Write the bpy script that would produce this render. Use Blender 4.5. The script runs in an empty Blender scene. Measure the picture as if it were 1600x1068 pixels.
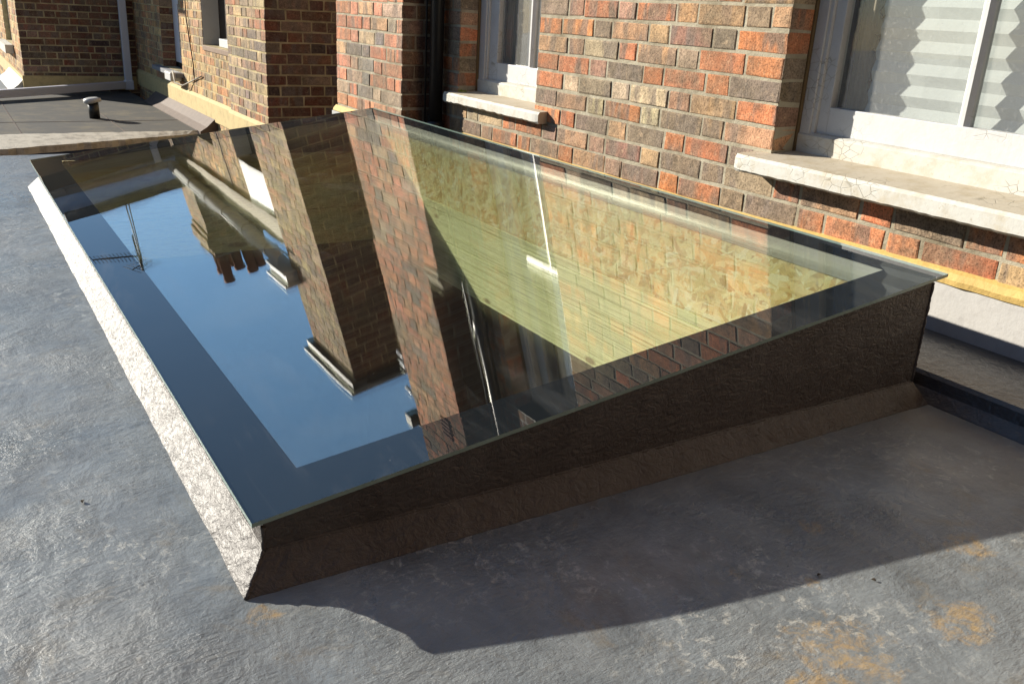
import bpy, math, random
from mathutils import Vector, Matrix
R = math.radians
S = bpy.context.scene
COL = S.collection

# ------------------------------------------------------------------ camera
cam = bpy.data.cameras.new('camera'); camo = bpy.data.objects.new('camera', cam); COL.objects.link(camo)
right = Vector((0.85002, -0.52409, 0.05230)); down = Vector((-0.14072, -0.32226, -0.93613)); fwd = Vector((0.50727, 0.78843, -0.34762))
def setcam(yaw, pitch, roll, f):
    fw = Vector((math.sin(yaw)*math.cos(pitch), math.cos(yaw)*math.cos(pitch), -math.sin(pitch)))
    r = fw.cross(Vector((0, 0, 1))).normalized(); d = fw.cross(r)
    c, s = math.cos(roll), math.sin(roll)
    r2 = c*r + s*d; d2 = -s*r + c*d
    m = Matrix((r2, -d2, -fw)).transposed().to_4x4()
    m.translation = Vector((0, 0, 0.85)); camo.matrix_world = m
    cam.lens = 36.0*f/1600.0; cam.sensor_width = 36.0; cam.sensor_fit = 'HORIZONTAL'
setcam(0.571554827, 0.354886184, -0.0559464554, 1400.775)
cam.clip_start = 0.02; cam.clip_end = 500
S.camera = camo

# ------------------------------------------------------------------ sky, sun, exposure
SUN_AZ, SUN_EL = 34.5, 21.0          # degrees west of +Y, elevation
W = bpy.data.worlds.new("World"); S.world = W; W.use_nodes = True
wn, wl = W.node_tree.nodes, W.node_tree.links
sky = wn.new('ShaderNodeTexSky'); sky.sky_type = 'NISHITA'; sky.sun_disc = False
sky.sun_elevation = R(SUN_EL); sky.sun_rotation = R(-SUN_AZ); sky.dust_density = 0.1; sky.ozone_density = 4.5; sky.air_density = 1.0
# a few thin streaks of high cloud
tc = wn.new('ShaderNodeTexCoord'); mp = wn.new('ShaderNodeMapping'); mp.inputs['Scale'].default_value = (2.0, 2.6, 7.0)
mp.inputs['Rotation'].default_value = (0.2, 0.35, 0.3)
nz = wn.new('ShaderNodeTexNoise'); nz.inputs['Scale'].default_value = 1.3; nz.inputs['Detail'].default_value = 7; nz.inputs['Roughness'].default_value = 0.6
cr = wn.new('ShaderNodeValToRGB'); cr.color_ramp.elements[0].position = 0.52; cr.color_ramp.elements[0].color = (0, 0, 0, 1)
cr.color_ramp.elements[1].position = 0.85; cr.color_ramp.elements[1].color = (0.30, 0.30, 0.30, 1)
mx = wn.new('ShaderNodeMix'); mx.data_type = 'RGBA'; mx.inputs[7].default_value = (5.5, 6.2, 7.2, 1)
wl.new(tc.outputs['Generated'], mp.inputs[0]); wl.new(mp.outputs[0], nz.inputs[0]); wl.new(nz.outputs[0], cr.inputs[0])
wl.new(cr.outputs[0], mx.inputs[0]); wl.new(sky.outputs[0], mx.inputs[6])
# a bright veil of thin cloud over the northern half of the sky
dt = wn.new('ShaderNodeVectorMath'); dt.operation = 'DOT_PRODUCT'; dt.inputs[1].default_value = (0.35, 0.66, 0.66); wl.new(tc.outputs['Generated'], dt.inputs[0])
vr = wn.new('ShaderNodeMapRange'); vr.interpolation_type = 'SMOOTHSTEP'; vr.inputs[1].default_value = 0.45; vr.inputs[2].default_value = 0.97; wl.new(dt.outputs['Value'], vr.inputs[0])
vm = wn.new('ShaderNodeMix'); vm.data_type = 'RGBA'; vm.blend_type = 'ADD'; vm.inputs[7].default_value = (1.5, 2.9, 4.6, 1)
wl.new(vr.outputs[0], vm.inputs[0]); wl.new(mx.outputs[2], vm.inputs[6]); wl.new(vm.outputs[2], wn['Background'].inputs[0])

wn['Background'].inputs[1].default_value = 0.055
sd = bpy.data.lights.new('sun', 'SUN'); sd.energy = 5.0; sd.angle = R(0.55); sd.color = (1.0, 0.925, 0.80)
so = bpy.data.objects.new('sun', sd); COL.objects.link(so)
tosun = Vector((-math.sin(R(SUN_AZ))*math.cos(R(SUN_EL)), math.cos(R(SUN_AZ))*math.cos(R(SUN_EL)), math.sin(R(SUN_EL))))
so.rotation_euler = tosun.to_track_quat('Z', 'Y').to_euler(); so.location = (-4, 6, 5)
S.view_settings.view_transform = 'Standard'; S.view_settings.look = 'None'; S.view_settings.gamma = 1
S.view_settings.exposure = 0.9
try: S.cycles.caustics_reflective = False; S.cycles.transparent_max_bounces = 16
except Exception: pass

# ------------------------------------------------------------------ node helpers
class NT:
    def __init__(s, name):
        s.m = bpy.data.materials.new(name); s.m.use_nodes = True
        s.n = s.m.node_tree.nodes; s.l = s.m.node_tree.links
        s.b = s.n['Principled BSDF']; s.out = s.n['Material Output']
        s.tc = s.n.new('ShaderNodeTexCoord')
    def link(s, a, b): s.l.new(a, b)
    def map(s, scale=(1, 1, 1), rot=(0, 0, 0), loc=(0, 0, 0), src=None):
        m = s.n.new('ShaderNodeMapping'); m.inputs['Scale'].default_value = scale
        m.inputs['Rotation'].default_value = rot; m.inputs['Location'].default_value = loc
        s.link(src or s.tc.outputs['Object'], m.inputs[0]); return m.outputs[0]
    def noise(s, vec, scale, detail=4, rough=0.55, dist=0.0, col=False):
        n = s.n.new('ShaderNodeTexNoise'); n.inputs['Scale'].default_value = scale; n.inputs['Detail'].default_value = detail
        n.inputs['Roughness'].default_value = rough; n.inputs['Distortion'].default_value = dist
        s.link(vec, n.inputs['Vector']); return n.outputs[1 if col else 0]
    def vor(s, vec, scale, feat='F1', out='Distance', rnd=1.0):
        n = s.n.new('ShaderNodeTexVoronoi'); n.feature = feat; n.inputs['Scale'].default_value = scale
        n.inputs['Randomness'].default_value = rnd
        s.link(vec, n.inputs['Vector']); return n.outputs[out]
    def ramp(s, v, stops):
        r = s.n.new('ShaderNodeValToRGB'); e = r.color_ramp.elements
        while len(e) < len(stops): e.new(0.5)
        for i, (p, c) in enumerate(stops):
            e[i].position = p
            e[i].color = (c, c, c, 1) if isinstance(c, (int, float)) else (*c, 1)
        s.link(v, r.inputs[0]); return r.outputs[0]
    def mix(s, f, a, b, mode='MIX'):
        m = s.n.new('ShaderNodeMix'); m.data_type = 'RGBA'; m.blend_type = mode
        for i, v in ((0, f), (6, a), (7, b)):
            if hasattr(v, 'is_linked') or hasattr(v, 'node'): s.link(v, m.inputs[i])
            elif isinstance(v, (int, float)): m.inputs[i].default_value = v if i == 0 else (v, v, v, 1)
            else: m.inputs[i].default_value = (*v, 1)
        return m.outputs[2]
    def math(s, op, a, b=0.0):
        m = s.n.new('ShaderNodeMath'); m.operation = op
        for i, v in ((0, a), (1, b)):
            if isinstance(v, (int, float)): m.inputs[i].default_value = v
            else: s.link(v, m.inputs[i])
        return m.outputs[0]
    def bump(s, h, strength=0.3, dist=0.01, prev=None):
        b = s.n.new('ShaderNodeBump'); b.inputs['Strength'].default_value = strength; b.inputs['Distance'].default_value = dist
        s.link(h, b.inputs['Height'])
        if prev is not None: s.link(prev, b.inputs['Normal'])
        return b.outputs[0]
    def set(s, col=None, rough=None, nrm=None, spec=None, metal=None):
        for k, v in (('Base Color', col), ('Roughness', rough), ('Specular IOR Level', spec), ('Metallic', metal)):
            if v is None: continue
            if isinstance(v, (int, float)): s.b.inputs[k].default_value = v
            elif isinstance(v, tuple): s.b.inputs[k].default_value = (*v, 1)
            else: s.link(v, s.b.inputs[k])
        if nrm is not None: s.link(nrm, s.b.inputs['Normal'])
        return s.m

# ------------------------------------------------------------------ materials
def brick_mat():
    t = NT('brick'); a = t.n.new('ShaderNodeAttribute'); a.attribute_name = 'bcol'
    base = a.outputs['Color']; seed = a.outputs['Alpha']
    comb = t.n.new('ShaderNodeVectorMath'); comb.operation = 'ADD'
    sc = t.n.new('ShaderNodeVectorMath'); sc.operation = 'SCALE'; sc.inputs[0].default_value = (7.3, 11.7, 5.1)
    t.link(seed, sc.inputs['Scale']); t.link(sc.outputs[0], comb.inputs[1]); t.link(t.tc.outputs['Object'], comb.inputs[0])
    v = comb.outputs[0]
    # kiss marks: dark vertical bands burnt across the face of a brick
    band = t.ramp(t.noise(t.map((1, 1, .22), src=v), 15, 3, .5, .3), [(.46, 0), (.57, 1)])
    gate = t.ramp(t.noise(t.map(src=v), 3.5, 1, .5), [(.38, 0), (.52, 1)])
    m1 = t.math('MULTIPLY', t.math('MULTIPLY', band, gate), .72)
    c = t.mix(m1, base, (.18, .145, .12))
    soot = t.ramp(t.noise(t.map(), 5, 6, .68), [(.42, 0), (.66, .72)])
    c = t.mix(soot, c, (.17, .135, .09))
    mott = t.ramp(t.noise(t.map(src=v), 24, 5, .72, .6), [(.30, .62), (.48, 1.0), (.64, 1.28), (.75, .9)])
    c = t.mix(.85, c, mott, 'MULTIPLY')
    pale = t.ramp(t.noise(t.map(src=v), 38, 6, .75), [(.56, 0), (.70, .5)])
    c = t.mix(pale, c, (.60, .42, .26))
    speck = t.ramp(t.noise(t.map(src=v), 170, 3, .7), [(.36, .45), (.47, 1.0), (.66, 1.3)])
    c = t.mix(.9, c, speck, 'MULTIPLY')
    holes_ = t.ramp(t.vor(t.map(src=v), 48), [(.05, .75), (.12, 0)])
    c = t.mix(t.math('MULTIPLY', holes_, t.ramp(t.noise(t.map(src=v), 9, 2), [(.5, 0), (.6, 1)])), c, (.07, .05, .04))
    h = t.noise(t.map(src=v), 150, 6, .7); h2 = t.noise(t.map(src=v), 34, 3, .6)
    pits = t.ramp(t.vor(t.map(src=v), 85), [(0.06, 0), (.16, 1)])
    n = t.bump(h, .7, .003); n = t.bump(h2, .5, .008, n); n = t.bump(pits, .35, .0018, n)
    return t.set(c, .88, n, .25)
def mortar_mat(name, c1, c2):
    t = NT(name)
    c = t.mix(t.ramp(t.noise(t.map(), 9, 6, .7), [(.35, 0), (.62, 1)]), c1, c2)
    c = t.mix(t.ramp(t.noise(t.map(), 5, 6, .68), [(.47, 0), (.66, .75)]), c, (.20, .165, .11))
    c = t.mix(t.ramp(t.noise(t.map(), 260, 3, .7), [(.35, .7), (.6, 1.1)]), 0.0, c, 'MULTIPLY') if False else c
    n = t.bump(t.noise(t.map(), 190, 6, .75), .6, .004); n = t.bump(t.noise(t.map((1, 1, 2)), 26, 4, .6), .6, .008, n)
    return t.set(c, .95, n, .15)
def sepx(t):
    n = t.n.new('ShaderNodeSeparateXYZ'); t.link(t.tc.outputs['Object'], n.inputs[0]); return n.outputs[0]
def coat_mat(name, c1, c2, rough, wr=1.0, deck=False):
    t = NT(name)
    v = t.map()
    big = t.noise(v, 1.3, 6, .62, .6); mid = t.noise(v, 7, 6, .68, .8); fine = t.noise(v, 60, 5, .7, .5)
    c = t.mix(t.ramp(mid, [(.36, 0), (.62, 1)]), c1, c2)
    if deck: c = t.mix(.8, c, t.ramp(t.noise(v, 3.2, 6, .7, 1.0), [(.32, .68), (.5, 1.0), (.66, 1.22)]), 'MULTIPLY')
    r = rough
    if deck:
        lap = t.ramp(t.math('ABSOLUTE', t.math('SUBTRACT', t.math('ADD', t.n.new('ShaderNodeSeparateXYZ').outputs[0] if False else sepx(t), t.math('MULTIPLY', t.noise(v, 9, 3), .02)), -.62)), [(.004, .75), (.010, 0)])
        c = t.mix(t.ramp(big, [(.40, 0), (.62, .55)]), c, (.225, .23, .22))
        c = t.mix(t.math('MULTIPLY', lap, .6), c, (.11, .115, .12))
        # worn pale flecks, in patches
        fl = t.math('MULTIPLY', t.ramp(t.noise(t.map((1, 1, 1), (0, 0, .6)), 38, 7, .78, .5), [(.54, 0), (.63, 1)]), t.ramp(t.noise(v, 2.1, 4, .6), [(.46, 0), (.60, 1)]))
        c = t.mix(t.math('MULTIPLY', fl, .6), c, (.58, .57, .51))
        mud = t.math('MULTIPLY', t.ramp(t.noise(t.map(loc=(3.1, 1.7, 0)), 9, 6, .7, .6), [(.56, 0), (.68, 1)]), .45)
        c = t.mix(mud, c, (.20, .165, .11))
        # dry rusty stains on the lower right of the deck and one by the corner
        msk = None
        for (x, y, rad) in ((1.02, .64, .24), (1.25, .60, .16), (.93, .62, .12), (1.02, .86, .05), (1.45, .72, .12), (.30, 1.10, .07), (1.25, .90, .07), (1.12, .78, .06)):
            sp = t.n.new('ShaderNodeVectorMath'); sp.operation = 'DISTANCE'; sp.inputs[1].default_value = (x, y, 0)
            t.link(t.tc.outputs['Object'], sp.inputs[0])
            k = t.ramp(t.math('DIVIDE', sp.outputs['Value'], rad), [(.25, 1), (1, 0)])
            msk = k if msk is None else t.math('MAXIMUM', msk, k)
        rs = t.ramp(t.math('MULTIPLY', msk, t.noise(t.map((1, 1, 1)), 32, 8, .76, .5)), [(.43, 0), (.62, 1)])
        c = t.mix(t.math('MULTIPLY', rs, .72), c, t.mix(t.noise(v, 45, 3), (.50, .34, .13), (.36, .22, .085)))
        rr = t.ramp(big, [(.38, .17), (.64, .42)])
        r = t.math('ADD', rr, t.math('MULTIPLY', fine, .12))
    # brushed-on wrinkles
    if deck:
        w1 = t.noise(t.map((1.0, 2.6, 1), (0, 0, .35)), 34, 6, .70, .25)
        w2 = t.noise(t.map((1.4, 1, 1.0), (0, 0, -.3)), 9, 6, .62, .3)
        w3 = t.noise(t.map((1, 1.7, 1), (0, 0, -.5)), 90, 5, .68, .3)
        gate = t.ramp(t.noise(v, 2.6, 4, .6), [(.38, .15), (.60, 1)])
        n = t.bump(w2, .40, .016); n = t.bump(t.math('MULTIPLY', w1, gate), .55, .008, n); n = t.bump(t.math('MULTIPLY', w3, gate), .5, .003, n)
    else:
        w1 = t.noise(t.map((1, 1.0, 1.6), (0, 0, .2)), 42, 3, .55, 1.5)
        w2 = t.noise(v, 16, 5, .6, .8)
        n = t.bump(w2, .30*wr, .010); n = t.bump(w1, .42*wr, .0045, n); n = t.bump(t.noise(v, 130, 4, .7), .2*wr, .0015, n)
    return t.set(c, r, n, {'upstand_coating': .42, 'roof_coating': .6}.get(name, .5))
def paint_mat(name, col, dirt=(.30, .24, .15), amt=.5, rough=.45, crack=True, ps=11):
    t = NT(name); v = t.map()
    c = t.mix(t.math('MULTIPLY', t.ramp(t.noise(v, ps, 6, .7), [(.48, 0), (.74, 1)]), amt), col, dirt)
    c = t.mix(t.math('MULTIPLY', t.ramp(t.noise(v, 70, 5, .75), [(.60, 0), (.70, 1)]), amt*.8), c, tuple(x*.7 for x in dirt))
    n = t.bump(t.noise(v, 55, 5, .65), .35, .003)
    if crack:
        e = t.vor(t.map((1, 1, 1.4), src=t.tc.outputs['Object']), 26, 'DISTANCE_TO_EDGE')
        g = t.math('MULTIPLY', t.ramp(e, [(0, 1), (.035, 0)]), t.ramp(t.noise(v, 6, 3), [(.52, 0), (.60, 1)]))
        c = t.mix(t.math('MULTIPLY', g, .7), c, (.22, .19, .13)); n = t.bump(t.math('SUBTRACT', 1.0, g), .5, .002, n)
    return t.set(c, rough, n, .4)
def plain(name, col, rough=.6, bs=40, bstr=.25, bd=.003, var=.25, metal=0.0, spec=.4):
    t = NT(name); v = t.map()
    c = t.mix(t.noise(v, bs*.4, 5, .65), tuple(x*(1-var) for x in col), tuple(min(1, x*(1+var)) for x in col))
    return t.set(c, rough, t.bump(t.noise(v, bs, 5, .7), bstr, bd), spec, metal)
def glass_mat(name, ior, tint, wave=0.0, dust=0.0, gtint=(1, 1, 1)):
    t = NT(name); t.n.remove(t.b)
    fr = t.n.new('ShaderNodeFresnel'); geo = t.n.new('ShaderNodeNewGeometry')
    t.link(t.math('ADD', ior, t.math('MULTIPLY', geo.outputs['Backfacing'], 1.0/ior - ior)), fr.inputs['IOR'])
    tr = t.n.new('ShaderNodeBsdfTransparent'); tr.inputs[0].default_value = (*tint, 1)
    gl = t.n.new('ShaderNodeBsdfAnisotropic') if False else t.n.new('ShaderNodeBsdfGlossy'); gl.inputs['Roughness'].default_value = 0.0
    gl.inputs['Color'].default_value = (*gtint, 1)
    if wave:
        w = t.noise(t.map(), 2.2, 2, .4); b = t.bump(w, 1.0, wave); t.link(b, gl.inputs['Normal'])
    mx = t.n.new('ShaderNodeMixShader'); t.link(fr.outputs[0], mx.inputs[0]); t.link(tr.outputs[0], mx.inputs[1]); t.link(gl.outputs[0], mx.inputs[2])
    o = mx.outputs[0]
    if dust:
        df = t.n.new('ShaderNodeBsdfDiffuse'); df.inputs[0].default_value = (.75, .75, .72, 1)
        if dust < .02:
            sp = t.ramp(t.vor(t.map(), 26), [(.012, 1), (.03, 0)])
            sm = t.math('MULTIPLY', t.ramp(t.noise(t.map((1, .25, 1), (0, 0, .5)), 7, 7, .75, .8), [(.55, 0), (.78, 1)]), dust*4)
            k = t.math('ADD', t.math('ADD', t.math('MULTIPLY', sp, .35), sm), dust*.6)
        else: k = t.math('ADD', t.math('MULTIPLY', t.ramp(t.noise(t.map(), 90, 4, .8), [(.55, 0), (.75, 1)]), dust*2), dust)
        m2 = t.n.new('ShaderNodeMixShader'); t.link(k, m2.inputs[0]); t.link(o, m2.inputs[1]); t.link(df.outputs[0], m2.inputs[2]); o = m2.outputs[0]
    t.link(o, t.out.inputs[0]); return t.m
def osb_mat():
    t = NT('osb'); best = None; bc = None; hh = None
    for i, (ang, sx, sy) in enumerate(((.1, 13, 62), (.9, 15, 54), (-.7, 14, 60), (1.5, 13, 56), (-.25, 14, 54), (.5, 17, 76))):
        m = t.map((1, 1, 1), (ang, 0, 0), (0, i*1.7, i*.9)); m2 = t.map((sx*.5, sx, sy), src=m)
        n = t.n.new('ShaderNodeTexVoronoi'); n.distance = 'CHEBYCHEV'; n.inputs['Scale'].default_value = 1.0; t.link(m2, n.inputs['Vector'])
        sep = t.n.new('ShaderNodeSeparateColor'); t.link(n.outputs['Color'], sep.inputs[0])
        p = t.math('SUBTRACT', sep.outputs[0], t.math('MULTIPLY', n.outputs['Distance'], .8)); c = sep.outputs[1]
        if best is None: best, bc = p, c
        else:
            g = t.math('GREATER_THAN', p, best); bc = t.mix(g, bc, c); best = t.math('MAXIMUM', best, p)
    gr = t.noise(t.map((1, 3, 3)), 60, 4, .7)
    c = t.ramp(bc, [(0, (.52, .34, .13)), (.25, (.82, .70, .36)), (.5, (.93, .88, .58)), (.72, (.74, .46, .18)), (.8, (.90, .78, .44)), (1, (.97, .96, .78))])
    c = t.mix(.5, c, t.ramp(gr, [(.3, .75), (.7, 1.15)]), 'MULTIPLY')
    c = t.mix(t.ramp(best, [(.12, .6), (.38, 0)]), c, (.34, .20, .08))
    return t.set(c, .7, t.bump(best, .5, .004), .2)
def timber_mat():
    t = NT('treated_timber')
    g = t.noise(t.map((3, .30, 9)), 6, 7, .66, 1.6)
    c = t.ramp(g, [(.26, (.68, .70, .38)), (.40, (.86, .87, .54)), (.50, (.95, .95, .66)), (.58, (.80, .82, .50)), (.70, (.92, .92, .62))])
    ln = t.ramp(t.noise(t.map((3, .22, 40)), 5, 5, .65, .8), [(.52, 0), (.60, .65), (.66, .2)]); c = t.mix(ln, c, (.33, .31, .12))
    ck = t.ramp(t.noise(t.map((2, .12, 22)), 4, 3, .5, .9), [(.485, 0), (.5, 1), (.515, 0)])
    c = t.mix(t.math('MULTIPLY', ck, .75), c, (.16, .12, .05))
    k = t.vor(t.map((1, 1.6, 4.2)), 1.9); kk = t.ramp(k, [(.07, 1), (.13, 0)])
    c = t.mix(t.math('MULTIPLY', kk, .85), c, (.20, .11, .05))
    return t.set(c, .6, t.bump(g, .3, .003), .3)

M = {}
M['brick'] = brick_mat()
M['mortar'] = mortar_mat('mortar', (.46, .42, .32), (.36, .32, .235))
M['mortar_y'] = mortar_mat('buff_mortar', (.60, .50, .30), (.42, .34, .18))
M['deck'] = coat_mat('roof_coating', (.140, .158, .168), (.208, .228, .235), .4, 1.0, True)
M['kerbcoat'] = coat_mat('upstand_coating', (.052, .044, .040), (.078, .070, .065), .47, 2.0)
M['ledgecoat'] = coat_mat('ledge_coating', (.045, .044, .046), (.075, .072, .07), .30, 1.2)
M['frit'] = plain('black_border', (.009, .012, .015), .7, 20, .0, .001, spec=.0)
M['glass_top'] = glass_mat('top_glass', 1.52, (.985, .995, .985), .0005, .010)
M['glass_coat'] = glass_mat('coated_glass', 2.3, (.97, .99, .90), .0008, gtint=(1, 1, 1))
M['glass_in'] = glass_mat('inner_glass', 1.36, (.99, 1.0, .98), .0016)
M['glass_edge'] = plain('glass_edge', (.22, .30, .27), .2, 60, .3, .002)
M['winglass'] = glass_mat('window_glass', 1.5, (.97, .98, .97), .0012, .075)
M['white'] = paint_mat('white_gloss_paint', (.56, .565, .56), amt=.18)
M['oldwhite'] = paint_mat('flaking_white_paint', (.56, .55, .50), (.42, .33, .19), .72, .6)
M['silltop'] = paint_mat('stained_sill_top', (.50, .44, .34), (.36, .28, .16), .75, .8)
M['upvc'] = plain('white_plastic', (.72, .74, .80), .3, 30, .05, .001, .04)
M['lead'] = paint_mat('lead_sheet', (.50, .49, .47), (.30, .28, .26), .5, .5, False)
M['whitelead'] = paint_mat('painted_flashing', (.46, .46, .45), (.36, .35, .32), .3, .45, False)
M['yellow'] = plain('ochre_sealant', (.58, .40, .13), .7, 40, .6, .006, .3)
M['yellow2'] = paint_mat('buff_render_skirting', (.54, .42, .20), (.34, .27, .13), .9, .8, False)
M['osb'] = osb_mat(); M['timber'] = timber_mat()
M['ply'] = plain('grey_frame', (.42, .43, .43), .35, 30, .05, .001, .06)
M['felt'] = paint_mat('mineral_felt', (.070, .068, .062), (.19, .16, .10), .75, .9, False, 3.0)
M['feltbrown'] = plain('brown_felt', (.13, .095, .075), .7, 30, .4, .006, .4)
M['shade_navy'] = plain('shaded_wall_navy', (.035, .05, .11), .6)  # wall in sky-lit shade, its bluish shade put into the colour
M['kerbpale'] = paint_mat('weathered_board', (.50, .46, .38), (.16, .14, .11), .9, .8, True)
M['pipe'] = plain('black_iron', (.010, .010, .011), .38, 20, .2, .002, .3, 0, .6)
M['dark'] = plain('dark_interior', (.05, .035, .025), .9)
M['room'] = plain('room_plaster', (.11, .075, .05), .9)
M['curtain'] = plain('grey_net', (.60, .61, .62), .9, 20, .2, .004, .12)
M['brown'] = plain('brown_curtain', (.14, .095, .045), .9)
M['blind'] = plain('pleated_paper', (.50, .53, .53), .85, 25, .35, .004, .06)
M['buffcurt'] = plain('beige_cloth', (.42, .36, .27), .9)
M['ink'] = plain('brown_print', (.10, .05, .02), .8)
M['soffit'] = plain('olive_board', (.20, .16, .085), .7, 10, .3, .01, .35)
M['gutter'] = plain('grey_gutter', (.58, .58, .57), .35, 14, .15, .004, .12)
M['gutterb'] = plain('grey_brown_gutter', (.30, .27, .24), .4, 14, .15, .004, .2)
M['slate'] = plain('slate', (.44, .47, .53), .5, 26, .4, .006, .25)
M['leadcap'] = plain('lead_capping', (.30, .34, .36), .5, 20, .2, .004, .2)
M['tile'] = plain('brown_tile_sill', (.20, .13, .085), .7, 40, .3, .003, .3)
M['slatesill'] = plain('grey_stone_sill', (.24, .25, .27), .8, 30, .5, .006, .3)
M['pot'] = plain('terracotta', (.24, .10, .055), .8, 20, .3, .004, .25)
M['metal'] = plain('aluminium', (.16, .17, .17), .6, 20, .05, .001, .1, .2)
M['blackmetal'] = plain('black_metal', (.02, .02, .022), .5)
M['cable'] = plain('brown_cable', (.10, .06, .04), .6)
M['concrete'] = plain('yard_concrete', (.22, .21, .19), .9, 5, .3, .02)
M['leaf'] = plain('dead_leaf', (.05, .035, .02), .8)
M['moss'] = plain('moss', (.20, .22, .03), .9, 200, .6, .003, .4)

# ------------------------------------------------------------------ object helpers
class MB:
    def __init__(s): s.v = []; s.f = []; s.mi = []; s.sm = []
    def face(s, pts, mi=0, sm=False):
        k = len(s.v); s.v += [tuple(p) for p in pts]; s.f.append(tuple(range(k, k+len(pts)))); s.mi.append(mi); s.sm.append(sm)
    def hexa(s, p, mi=0):          # p: 8 corners, bottom 4 ccw then top 4
        k = len(s.v); s.v += [tuple(q) for q in p]
        for f in ((3, 2, 1, 0), (4, 5, 6, 7), (0, 1, 5, 4), (1, 2, 6, 5), (2, 3, 7, 6), (3, 0, 4, 7)):
            s.f.append(tuple(k+i for i in f)); s.mi.append(mi); s.sm.append(False)
    def box(s, x0, x1, y0, y1, z0, z1, mi=0):
        if x0 > x1: x0, x1 = x1, x0
        if y0 > y1: y0, y1 = y1, y0
        s.hexa([(x0, y0, z0), (x1, y0, z0), (x1, y1, z0), (x0, y1, z0), (x0, y0, z1), (x1, y0, z1), (x1, y1, z1), (x0, y1, z1)], mi)
    def prism_y(s, prof, y0, y1, mi=0):     # prof list of (x,z) ; extruded along y
        n = len(prof); k = len(s.v)
        s.v += [(x, y0, z) for x, z in prof] + [(x, y1, z) for x, z in prof]
        for i in range(n):
            j = (i+1) % n; s.f.append((k+i, k+j, k+n+j, k+n+i)); s.mi.append(mi); s.sm.append(False)
        s.f.append(tuple(k+i for i in range(n-1, -1, -1))); s.mi.append(mi); s.sm.append(False)
        s.f.append(tuple(k+n+i for i in range(n))); s.mi.append(mi); s.sm.append(False)
    def prism_x(s, prof, x0, x1, mi=0):     # prof list of (y,z)
        n = len(prof); k = len(s.v)
        s.v += [(x0, y, z) for y, z in prof] + [(x1, y, z) for y, z in prof]
        for i in range(n):
            j = (i+1) % n; s.f.append((k+j, k+i, k+n+i, k+n+j)); s.mi.append(mi); s.sm.append(False)
        s.f.append(tuple(k+i for i in range(n))); s.mi.append(mi); s.sm.append(False)
        s.f.append(tuple(k+n+i for i in range(n-1, -1, -1))); s.mi.append(mi); s.sm.append(False)
    def tube(s, pts, r, seg=10, mi=0, cap=True, radii=None):
        pts = [Vector(p) for p in pts]; k = len(s.v); up = None
        for i, p in enumerate(pts):
            d = (pts[min(i+1, len(pts)-1)] - pts[max(i-1, 0)]).normalized()
            if up is None: up = Vector((0, 0, 1)) if abs(d.z) < .9 else Vector((1, 0, 0))
            a = d.cross(up).normalized(); b = a.cross(d); up = b
            rr = radii[i] if radii else r
            for j in range(seg):
                t = 2*math.pi*j/seg; q = p + a*math.cos(t)*rr + b*math.sin(t)*rr; s.v.append(tuple(q))
        for i in range(len(pts)-1):
            for j in range(seg):
                j2 = (j+1) % seg
                s.f.append((k+i*seg+j, k+i*seg+j2, k+(i+1)*seg+j2, k+(i+1)*seg+j)); s.mi.append(mi); s.sm.append(True)
        if cap:
            s.f.append(tuple(k+j for j in range(seg-1, -1, -1))); s.mi.append(mi); s.sm.append(False)
            e = k+(len(pts)-1)*seg; s.f.append(tuple(e+j for j in range(seg))); s.mi.append(mi); s.sm.append(False)
    def build(s, name, mats, parent=None, bevel=0.0, fix=True):
        me = bpy.data.meshes.new(name); me.from_pydata(s.v, [], s.f)
        if not isinstance(mats, (list, tuple)): mats = [mats]
        for m in mats: me.materials.append(m)
        me.polygons.foreach_set('material_index', s.mi); me.polygons.foreach_set('use_smooth', s.sm)
        me.update()
        if fix:
            import bmesh
            b = bmesh.new(); b.from_mesh(me); bmesh.ops.recalc_face_normals(b, faces=b.faces); b.to_mesh(me); b.free()
        o = bpy.data.objects.new(name, me); COL.objects.link(o)
        if parent: o.parent = parent; o.matrix_parent_inverse = parent.matrix_world.inverted()
        if bevel:
            md = o.modifiers.new('bevel', 'BEVEL'); md.width = bevel; md.segments = 2; md.limit_method = 'ANGLE'; md.angle_limit = R(40)
        return o
def tag(o, label, cat, group=None):
    o['label'] = label; o['category'] = cat
    if group: o['group'] = group
    return o
def lab(o, label): o['label'] = label; return o
def struct(o): o['kind'] = 'structure'; return o
def thing(name, loc, label, cat, group=None):
    o = bpy.data.objects.new(name, None); o.empty_display_size = .1; o.location = loc; COL.objects.link(o)
    bpy.context.view_layer.update()
    return tag(o, label, cat, group)

# ------------------------------------------------------------------ brickwork, laid brick by brick
PAL_MAIN = [((.62, .235, .105), 31), ((.53, .20, .09), 16), ((.52, .31, .17), 16), ((.27, .20, .145), 13), ((.36, .26, .18), 17), ((.55, .42, .27), 8), ((.44, .25, .165), 12)]
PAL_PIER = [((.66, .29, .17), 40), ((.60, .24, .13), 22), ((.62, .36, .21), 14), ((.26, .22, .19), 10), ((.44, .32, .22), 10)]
PAL_YEL = [((.60, .36, .16), 32), ((.62, .31, .14), 22), ((.50, .30, .16), 16), ((.66, .47, .23), 22), ((.34, .25, .17), 8)]
PAL_STK = [((.42, .30, .20), 28), ((.50, .34, .20), 20), ((.46, .24, .14), 16), ((.25, .19, .15), 16), ((.52, .38, .20), 12), ((.44, .19, .10), 8)]
PAL_SHADED = [((.22, .09, .055), 30), ((.15, .075, .055), 25), ((.30, .14, .085), 20), ((.12, .08, .065), 15), ((.30, .20, .13), 10)]  # darker bricks for the side faces, their shade put into the colour
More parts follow.
